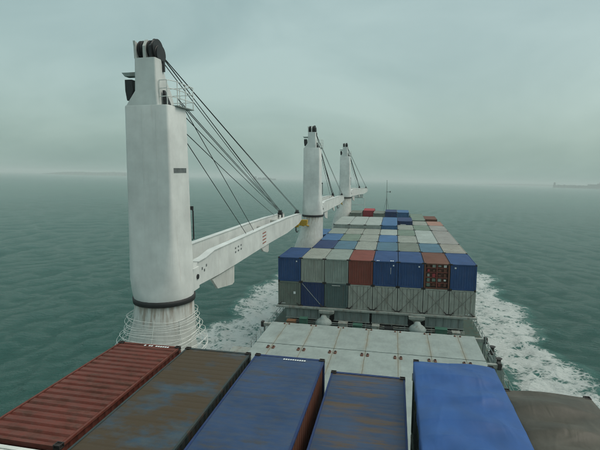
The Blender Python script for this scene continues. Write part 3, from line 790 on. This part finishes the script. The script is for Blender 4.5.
n4 = near(3, 10.0, 7.60, 'lower blue container with brown rust streaks, between two blue topped ones', PAL['navy'], NEAR['near_blue_rust'], roofd=.008)

def tarp_container(x, ztop, label, tm, bodyc, bulge, y1=-30.7, Lc=12.192, seed=1):
    H = 2.591; zb = ztop - H
    t = thing('open_top_container', label, 'container', (x + W / 2, y1 - Lc / 2, zb), 'near row of containers under the camera')
    mat = PAL[bodyc]; hx, hy = W / 2, Lc / 2
    obj('frame', cmesh(('f', Lc, H), lambda: frame_mesh(Lc, H)), t, mat)
    for sx in (-1, 1):
        o = obj('side_wall', cmesh(('s', Lc, H), lambda: side_mesh(Lc, H)), t, mat, (sx * (hx - .055), 0, .17)); o.rotation_euler = (0, 0, R(90) if sx > 0 else R(-90))
    for sy in (-1, 1):
        o = obj('end_wall', cmesh(('e', H), lambda: end_mesh(H)), t, mat, (0, sy * (hy - .06), .15))
        if sy > 0: o.rotation_euler = (0, 0, R(180))
    for sx in (-1, 1):
        for sy in (-1, 1):
            obj('corner_casting', cmesh('c', casting_mesh), t, None, (sx * (hx - .085), sy * (hy - .077), H - .02))
    nx, ny = 76, 250; rng = np.random.default_rng(seed); bm = NB(); g = []
    waves = [(rng.normal() * 2.0, 1.5 + rng.random() * 4.5, rng.random() * 6.3, .008 + .014 * rng.random()) for _ in range(14)]
    cre = [(rng.uniform(-1.2, 1.2), rng.uniform(-hy, hy), rng.uniform(-.5, .5) + (1.57 if k % 3 == 0 else 0), .35 + .9 * rng.random(), (.012 + .014 * rng.random()) * (1 if rng.random() > .4 else -1)) for k in range(46)]
    def crease(x_, y_):
        z_ = 0
        for a, b, th_, ln_, h_ in cre:
            if abs(y_ - b) > 1.5: continue
            e_ = (x_ - a) * math.cos(th_) + (y_ - b) * math.sin(th_); f_ = -(x_ - a) * math.sin(th_) + (y_ - b) * math.cos(th_)
            if abs(e_) < ln_ and abs(f_) < .2: z_ += h_ * math.exp(-abs(f_) / .045) * (1 - (e_ / ln_) ** 2)
        return z_
    for i in range(nx + 1):
        u = -1 + 2 * i / nx; row = []
        for j in range(ny + 1):
            y = -hy + .10 + (Lc - .20) * j / ny
            if abs(u) > .9: # hem hanging over the side rail
                k_ = (abs(u) - .9) / .1; xx = math.copysign(hx + .012 + .012 * math.sin(y * 5.0 + u), u); zz = H + .01 - k_ * .30
            else:
                q = u / .9; xx = q * (hx + .01)
                wv_ = sum(a * math.sin(kx * xx + ky * y + p) for kx, ky, p, a in waves)
                bow = (1 - abs(math.sin(math.pi * (y + hy) / 1.22))) ** 1.5
                endf = min(1, (hy - abs(y)) / .5)
                zz = H + .012 + (bulge * (1 - q * q) ** .7 * (.80 + .26 * bow) + .018 * bow + wv_ * (1 - q ** 4) + crease(xx, y) * (1 - q ** 6)) * (.25 + .75 * endf)
            row.append(bm.verts.new((xx, y, zz)))
        g.append(row)
    for i in range(nx):
        for j in range(ny): bm.faces.new((g[i][j], g[i + 1][j], g[i + 1][j + 1], g[i][j + 1]))
    o = part('tarpaulin', bm, tm, t, True)
    for sx in (-1, 1):
        for k in range(int(Lc / .6)):
            def cord():
                bm = NB(); tube(bm, [(0, 0, 0), (0, .02, -.25)], .010, 5); return mesh('tarpaulin_cord', bm, BLACK)
            obj('tarpaulin_cord', cmesh('cord', cord), t, None, (sx * (hx + .03), -hy + .4 + k * .6, H - .27))
    z = zb
    for k in range(2):
        h = (z - .204) / (2 - k); z -= h
        container('%s tier container below the %s' % (('middle', 'bottom')[k], ' '.join(label.split()[:10])), x, y1 - Lc, z, 'grey green', Lc, round(h, 3), group='lower tiers of the near stack')
    return t
tarp_container(12.68, 8.22, 'tall open top container under a bright blue tarpaulin in the near row', TARP_BLUE, 'grey green', .13, seed=4)
tarp_container(15.45, 7.52, 'open top container under a grey brown tarpaulin at the starboard end of the near row', TARP_BROWN, 'dirty grey', .17, seed=9)

# ================================================================== CRANES
def crane(X, Y, label, tipX, tipL, big, zbase=ZD, hoops=False, text=False):
    t = thing('deck_crane', label, 'crane', (X, Y, 0), 'white deck cranes along the port side')
    # pedestal: round under the slewing ring, widening to port and aft at deck
    secs = []
    for z, x0, x1, y0, y1, rad in ((zbase, -2.75, 1.35, -3.1, 2.3, .8), (2.0, -2.6, 1.35, -2.9, 2.2, 1.0), (4.2, -2.15, 1.38, -2.5, 2.0, 1.3), (5.8, -1.65, 1.42, -1.95, 1.75, 1.6), (7.2, -1.36, 1.46, -1.5, 1.5, 1.5), (8.08, -1.31, 1.46, -1.37, 1.37, 1.36)):
        secs.append(rrect(x0, x1, y0, y1, z, rad, 7))
    bm = NB(); loft(bm, secs); part('pedestal', bm, PEDM, t, 2)
    bm = NB(); tube(bm, [(.08, 0, z) for z in (8.06, 8.08, 8.31, 8.33)], [1.40, 1.46, 1.48, 1.42], 48); part('slewing_ring', bm, BLACK, t, True)
    secs = [rrect(-1.34, 1.48, -1.41, 1.41, 8.32, 1.40, 7), rrect(-1.33, 1.45, -1.38, 1.38, 8.6, 1.2, 7), rrect(-1.25, 1.30, -1.20, 1.20, 9.3, .60, 7), rrect(-1.14, 1.17, -1.05, 1.05, 11.0, .25, 7), rrect(-1.09, 1.12, -.97, .97, 13.5, .12, 7), rrect(-1.05, 1.08, -.92, .92, 17.17, .10, 7), rrect(-1.03, 1.06, -.90, .90, 17.22, .08, 7)]
    bm = NB(); loft(bm, secs)
    o = part('tower', bm, WHITE, t, 2)
    for x_, z0, z1 in ((-.20, 9.9, 17.05), (.48, 11.0, 17.05)):
        bm = NB(); loft(bm, [[(x_ - .007, y - .004, z), (x_ + .007, y - .004, z), (x_ + .007, y + .02, z), (x_ - .007, y + .02, z)] for z, y in ((z0, -1.13 + (z0 - 9.9) * .06), (11.0 + .01, -1.051), (13.5, -.972), (z1, -.922)) if z >= z0]); part('weld_seam', bm, WHITE, o)
    # mast above the shoulder
    bm = NB(); loft(bm, [rrect(-1.0, .60, -.90, .75, 17.21, .08, 4), rrect(-.52, .56, -.90, .55, 17.85, .08, 4), rrect(-.49, .55, -.90, .05, 18.5, .08, 4), rrect(-.46, .54, -.90, -.34, 19.25, .06, 4)]); part('mast', bm, WHITE, t)
    # head: cheek plates with sheaves between them
    for x_, w_, zt, ya in ((-.43, .05, 19.98, -.80), (.02, .07, 20.06, -.55), (.30, .05, 20.14, -.35)):
        bm = NB(); loft(bm, [[(x_ + a * w_, y, z) for y, z in ((-.86, 19.24), (-.88, 19.75), (ya - .12, zt), (ya + .1, zt - .06), (-.18, 19.8), (-.30, 19.24))] for a in (-1, 1)]); part('cheek_plate', bm, WHITE_D if x_ < .2 else DARK, t)
    for x_ in (-.29, -.16, .17):
        bm = NB(); tube(bm, [(x_ - .05, -.42, 19.66), (x_ - .03, -.42, 19.66), (x_ + .03, -.42, 19.66), (x_ + .05, -.42, 19.66)], [.42, .37, .37, .42], 28); part('sheave', bm, DARK, t)
    for x_, yy, zz, rr in ((.38, -.36, 19.68, .46), (.47, -.28, 19.50, .40)):
        bm = NB(); tube(bm, [(x_ - .05, yy, zz), (x_ - .02, yy, zz), (x_ + .02, yy, zz), (x_ + .05, yy, zz)], [rr, rr * .92, rr * .92, rr], 28); part('sheave', bm, DARK, t)
    bm = NB(); box(bm, .545, .63, -.30, -.18, 18.75, 19.2); part('rope_guide', bm, DARK, t)
    # lamp box and horn on the port side of the mast
    bm = NB(); loft(bm, [rrect(-.95, -.74, -.85, -.4, 17.45, .04, 3), rrect(-1.02, -.62, -.85, -.4, 17.9, .04, 3), rrect(-1.02, -.66, -.85, -.4, 18.35, .04, 3)]); part('lamp_box', bm, DARK, t)
    bm = NB(); loft(bm, [rrect(-1.02, -.45, -.85, -.45, 18.50, .04, 3), rrect(-1.16, -.45, -.85, -.45, 18.66, .04, 3)]); part('bracket_plate', bm, GIRDER, t)
    # service platform with railing at the shoulder, forward and starboard
    bm = NB(); box(bm, -.9, 1.22, .76, 1.45, 17.225, 17.27); box(bm, .62, 1.22, -.2, .76, 17.225, 17.27); part('platform_floor', bm, GIRDER, t)
    P_ = [(.60, -.72), (1.0, -.78), (1.2, -.2), (1.2, .6), (1.2, 1.4), (.5, 1.4), (-.2, 1.4), (-.88, 1.4), (-.88, .9)]
    for a in P_:
        bm = NB(); tube(bm, [(a[0], a[1], 17.25), (a[0], a[1], 18.3)], .022, 6); part('railing_post', bm, PIPE, t)
    for k in (.35, .7, 1.05):
        bm = NB(); tube(bm, [(a[0], a[1], 17.25 + k) for a in P_], .018, 6); part('rail_bar', bm, PIPE, t)
    bm = NB(); loft(bm, [rrect(.66, .92, -.55, -.25, 17.28, .03, 3), rrect(.62, .72, -.5, -.35, 17.9, .03, 3)]); part('motor_cover', bm, DARK, t)
    # wall lamp stem on the starboard side
    bm = NB(); tube(bm, [(1.05, .85, 10.9), (1.22, 1.0, 10.95), (1.22, 1.0, 12.35), (1.16, 1.0, 12.45)], .035, 6); tube(bm, [(1.16, 1.0, 12.4), (1.16, 1.0, 12.58)], .09, 8); part('lamp_stem', bm, DARK, t)
    if text:
        bm = NB(); r_ = random.Random(2)
        for k in range(10):
            y = -.62 + k * .125; box(bm, 1.09, 1.125, y, y + .1, 14.22, 14.44)
        part('lettering', bm, DLETTER, o)
    # ---- jib: two box girders joined near the tip
    dx = tipX - X; yw = math.atan2(dx, tipL)   # jib direction, from y towards x
    jib = bpy.data.objects.new('jib', None); COL.objects.link(jib); jib.parent = t; jib.location = (0, 0, 0); jib.rotation_euler = (0, 0, -yw)
    Ln = math.hypot(dx, tipL); q = Ln / 34.0
    top = [(1.05, 9.45), (1.35, 9.68), (2.4, 9.70), (3.7, 9.86), (9, 9.76), (17, 9.60), (25, 9.38), (32.5, 9.05), (34, 8.85)]
    bot = [(1.05, 8.45), (1.6, 8.45), (4.5, 8.30), (7.8, 8.22), (9, 8.20), (17, 8.06), (25, 7.80), (32.0, 7.90), (34, 8.15)]
    for sx in (-1, 1):
        xc = sx * 1.08; w_ = .17
        def prof(y, tab):
            y /= q
            for (a, b), (c_, d_) in zip(tab, tab[1:]):
                if y <= c_: return b + (d_ - b) * (y - a) / (c_ - a) if c_ > a else b
            return tab[-1][1]
        ysl = sorted(set([a * q for a, b in top] + [a * q for a, b in bot]))
        bm = NB(); loft(bm, [[(xc - w_, y, prof(y, bot)), (xc + w_, y, prof(y, bot)), (xc + w_, y, prof(y, top)), (xc - w_, y, prof(y, top))] for y in ysl])
        g_ = part('girder', bm, WHITE, jib)
        bm = NB(); loft(bm, [[(xc - w_ - .05, y, prof(y, top) + .002), (xc + w_ + .05, y, prof(y, top) + .002), (xc + w_ + .05, y, prof(y, top) + .04), (xc - w_ - .05, y, prof(y, top) + .04)] for y in [v for v in ysl if v > 1.3 * q]]); part('top_flange', bm, WHITE, g_)
        for a, b, dp in ((3.6, 7.6, 1.15), (14.4, 17.2, .85)):
            bm = NB(); loft(bm, [[(xc - .07, y, z) for y, z in ((a * q, 8.21), (b * q, 8.15), (b * q - .1, 8.2 - dp), (b * q - .5, 8.15 - dp), (a * q + .9, 8.25 - dp * .7))], [(xc + .07, y, z) for y, z in ((a * q, 8.21), (b * q, 8.15), (b * q - .1, 8.2 - dp), (b * q - .5, 8.15 - dp), (a * q + .9, 8.25 - dp * .7))]]); part('bracket', bm, WHITE_D, g_)
        if text and sx > 0:
            bm = NB()
            for k in range(3):
                for z in (8.98, 9.24):
                    y = 7.6 + k * .62; box(bm, xc + w_ + .001, xc + w_ + .008, y, y + .26, z, z + .11)
            part('marking', bm, DLETTER, g_)
            bm = NB()
            for k in range(4):
                z = 8.36 + k * .27; box(bm, xc + w_ + .001, xc + w_ + .008, 14.9, 16.1, z, z + .10)
            part('marking', bm, RLETTER, g_)
            bm = NB(); 
            for z, y in ((9.15, 1.9), (9.0, 2.2), (9.2, 2.5)): box(bm, xc + w_ + .001, xc + w_ + .008, y, y + .16, z, z + .14)
            part('marking', bm, DLETTER, g_)
    for y in (5.0, 12.5, 21, 26.5):
        bm = NB(); tube(bm, [(-.91, y * q, 8.9), (.91, y * q, 8.9)], .16, 10); part('cross_beam', bm, WHITE_D, jib)
    bm = NB(); box(bm, -.90, .90, 28.0 * q, 33.8 * q, 8.33, 8.47); part('tip_plate', bm, WHITE_D, jib)
    for sx in (-1, 1):
        bm = NB(); box(bm, sx * 1.08 - .12, sx * 1.08 + .12, .7, 1.5, 8.5, 9.1); part('pivot_lug', bm, DARK, jib)
        bm = NB(); box(bm, sx * 1.30 - .04, sx * 1.30 + .04, .62, 1.35, 8.36, 9.5); part('cheek_plate', bm, WHITE, jib, bevel=.02)
        bm = NB(); tube(bm, [(sx * 1.34, 1.1, 9.0), (sx * 1.39, 1.1, 9.0)], .13, 14); part('pivot_pin', bm, DARK, jib)
    tips = []
    for x_, y in ((-.72, 30.6), (.82, 33.3)):
        z = prof(y * q, top)
        bm = NB(); tube(bm, [(x_ - .16, y * q, z + .22), (x_ - .1, y * q, z + .22), (x_ + .1, y * q, z + .22), (x_ + .16, y * q, z + .22)], [.34, .27, .27, .34], 16); part('sheave', bm, DARK, jib)
        bm = NB(); box(bm, x_ - .25, x_ - .18, y * q - .3, y * q + .3, z - .35, z + .25); box(bm, x_ + .18, x_ + .25, y * q - .3, y * q + .3, z - .35, z + .25); part('sheave_block', bm, DARK, jib)
        tips.append((x_, y * q, z + .35))
    # ---- ropes (crane frame): luffing falls and hoist ropes
    def J(p):
        a = -yw; return (p[0] * math.cos(a) - p[1] * math.sin(a), p[0] * math.sin(a) + p[1] * math.cos(a), p[2])
    tA, tB = tips
    sh = lambda p, d: (p[0] + d,) + tuple(p[1:])
    lw = [(tB, (.05, -.05, 19.92)), (sh(tB, .15), (.15, -.02, 19.80)), (sh(tA, -.05), (.30, .0, 19.62)), (sh(tA, .1), (.36, .02, 19.50)), (sh(tA, -.2), (.42, .05, 19.22))]
    rr_ = .021 if big else .026
    for a, b in lw:
        a = J(a); bm = NB(); n_ = 14
        pts = [tuple(b[i] + (a[i] - b[i]) * k / n_ - (.08 * math.sin(math.pi * k / n_) if i == 2 else 0) for i in range(3)) for k in range(n_ + 1)]
        tube(bm, pts, rr_, 6); part('rope', bm, ROPE, t)
    for hd, tl in (((.6, 1.0, 17.75), sh(tA, .15)), ((.75, 1.0, 17.5), sh(tA, .0)), ((.95, .98, 16.9), sh(tA, -.15)), ((1.0, .97, 16.1), (tA[0] - .3, tA[1] - 1.5, tA[2] - .35))):
        a = J(tl); bm = NB(); n_ = 14
        pts = [tuple(hd[i] + (a[i] - hd[i]) * k / n_ - (.12 * math.sin(math.pi * k / n_) if i == 2 else 0) for i in range(3)) for k in range(n_ + 1)]
        tube(bm, pts, rr_, 6); part('rope', bm, ROPE, t)
    if big:
        for hd, tl in (((1.02, .9, 15.7), (.95, 11.3, 9.7)), ((.95, .9, 17.3), (.95, 13.4, 9.65))):
            a = J(tl); bm = NB(); tube(bm, [hd, a], .021, 6); part('rope', bm, ROPE, t)
    if hoops:
        rnd_ = random.Random(8)
        for k in range(8):
            f = k / 7; z = 7.45 - f * 1.75; gx = 1.50 + .50 * f; gy = 1.50 + .62 * f; xo = .02 - .12 * f
            for rep in range(2):
                e = .09 * rep; pts = []
                for a in range(56):
                    th = 2 * math.pi * a / 56; b_ = .10 * math.sin(2 * th + k * .9 + rep * 2.6)
                    pts.append((xo + (gx + e + b_) * math.copysign(abs(math.cos(th)) ** .8, math.cos(th)), (gy + e + b_ * .6) * math.copysign(abs(math.sin(th)) ** .8, math.sin(th)) - .08, z - e * .9 + .07 * math.sin(th * 2 + k * 1.7 + rep * 1.3)))
                bm = NB(); tube(bm, pts, .013, 6, closed=True); part('hoop', bm, PIPE, t, True)
        for th in range(0, 360, 45):
            a = R(th + 12); bm = NB()
            tube(bm, [(0 + 1.45 * math.cos(a), 1.45 * math.sin(a), 7.5), (-.05 + 1.72 * math.cos(a), 1.78 * math.sin(a), 6.5), (-.10 + 1.98 * math.cos(a), 2.08 * math.sin(a), 5.6)], .014, 6); part('hoop_strut', bm, PIPE, t)
    return t, J, tips, q
c1 = crane(1.0, -25.7, 'nearest and largest looking white deck crane with pipe hoops round its foot', -0.6, 34.6, True, hoops=True, text=True)
c2 = crane(1.0, 14.5, 'middle white deck crane, its foot rising beside the front container rows', 0.3, 33.5, False)
c3 = crane(1.0, 54.4, 'farthest white deck crane near the bow', 2.9, 31.5, False)

# jib rests: yellow cradle and hook block at the tips of the first two jibs
def jib_rest(x, y, hx, hy, label, hlabel, foot):
    t = thing('jib_rest', label, 'cradle', (x, y, 0), 'jib rests on the cranes')
    bm = NB(); loft(bm, [rrect(-.35, .55, -.3, .3, 7.15, .04, 3), rrect(-.9, .65, -.3, .3, 7.60, .04, 3), rrect(-.95, .65, -.3, .3, 7.88, .04, 3)]); part('saddle', bm, YELL, t)
    for a in (-.2, .45):
        bm = NB(); tube(bm, [(a, 0, 7.2), (a, 1.6, foot)], .11, 8); part('stay', bm, YELL, t)
    h = thing('hook_block', hlabel, 'hook', (hx, hy, 0), 'hook blocks hanging at the jib tips')
    bm = NB(); loft(bm, [rrect(-.24, .24, -.16, .16, 7.02, .05, 3), rrect(-.34, .34, -.2, .2, 7.35, .05, 3), rrect(-.26, .26, -.16, .16, 7.72, .05, 3)]); part('block', bm, YELL, h)
    bm = NB(); tube(bm, [(-.09, 0, 7.02), (-.09, 0, 6.6), (.0, 0, 6.38), (.14, 0, 6.42), (.18, 0, 6.6)], .075, 8); part('hook', bm, DARK, h)
    bm = NB(); tube(bm, [(0, 0, 7.7), (0, 0, 8.34)], .03, 6); part('rope', bm, ROPE, h)
jib_rest(.30, 11.4, -.28, 10.4, 'yellow cradle under the nearest jib tip against the middle crane', 'yellow hook block with black hook below the nearest jib tip', 6.9)
jib_rest(.45, 49.0, .35, 47.0, 'yellow cradle under the tip of the middle jib', 'yellow hook block with dark hook below the middle jib tip', 6.9)

# portal that carries the jib of the farthest crane
t = thing('jib_portal', 'white pipe portal frame on the forecastle under the farthest jib', 'frame', (1.9, 80, -.6))
for x_ in (-1.8, 1.8):
    bm = NB(); tube(bm, [(x_, 0, 0), (x_, 0, 7.1)], .08, 8); part('post', bm, WHITE, t)
    bm = NB(); tube(bm, [(x_, 0, 3.6), (x_, 2.5, 0)], .07, 8); part('stay', bm, WHITE, t)
for z in (3.2, 5.2, 7.1):
    bm = NB(); tube(bm, [(-1.8, 0, z), (1.8, 0, z)], .06, 8); part('cross_beam', bm, WHITE, t)
bm = NB(); box(bm, -1.2, 1.4, -.3, .3, 7.2, 8.1); part('saddle', bm, WHITE, t)
# foremast
t = thing('foremast', 'thin dark foremast standing on the forecastle beyond the containers', 'mast', (9.65, 85, -.6))
bm = NB(); tube(bm, [(0, 0, 0), (0, 0, 6), (0, 0, 12.0)], [.16, .10, .05], 8); part('pole', bm, GIRDER, t)
bm = NB(); tube(bm, [(-.2, 0, 8.6), (1.0, 0, 8.6)], .05, 6); part('cross_arm', bm, DARK, t)
bm = NB(); tube(bm, [(.95, 0, 8.45), (.95, 0, 8.85)], .12, 8); part('lantern', bm, DARK, t)
bm = NB(); tube(bm, [(0, 0, 7), (-1.4, -.5, 0)], .03, 6); tube(bm, [(0, 0, 7), (1.4, -.5, 0)], .03, 6); part('stay', bm, DARK, t)
# windlass on the forecastle
for sx, lb in ((-2.2, 'port'), (2.2, 'starboard')):
    t = thing('windlass', 'green anchor windlass on the %s side of the forecastle, hidden beyond the stack' % lb, 'windlass', (10 + sx, 90, -.6), 'anchor windlasses')
    bm = NB(); box(bm, -.9, .9, -.7, .7, 0, .35); part('bedplate', bm, HULLM, t)
    bm = NB(); tube(bm, [(-.8, 0, .9), (-.6, 0, .9), (.6, 0, .9), (.8, 0, .9)], [.6, .4, .4, .6], 16); part('drum', bm, GREENB, t)

# ------------------------------------------------------------------ set the ship on the sea
bpy.context.view_layer.update()
for o in TOPS:
    o.matrix_world = TS @ Matrix.LocRotScale(o.location, o.rotation_euler, None)

# ------------------------------------------------------------------ haze
hz = NB(); box(hz, -16500, 16500, -16500, 16500, -14.0, 62.0)
hm = bpy.data.materials.new('haze_air'); hm.use_nodes = True; ht = hm.node_tree
ht.nodes.remove(ht.nodes['Principled BSDF'])
pv = ht.nodes.new('ShaderNodeVolumePrincipled'); pv.inputs['Color'].default_value = (0.955, 1.0, 0.99, 1); pv.inputs['Density'].default_value = 0.00031
pv.inputs['Anisotropy'].default_value = 0.0
ht.links.new(pv.outputs[0], ht.nodes['Material Output'].inputs['Volume'])
ho = bpy.data.objects.new('haze', mesh('haze', hz, hm)); COL.objects.link(ho); ho['kind'] = 'stuff'
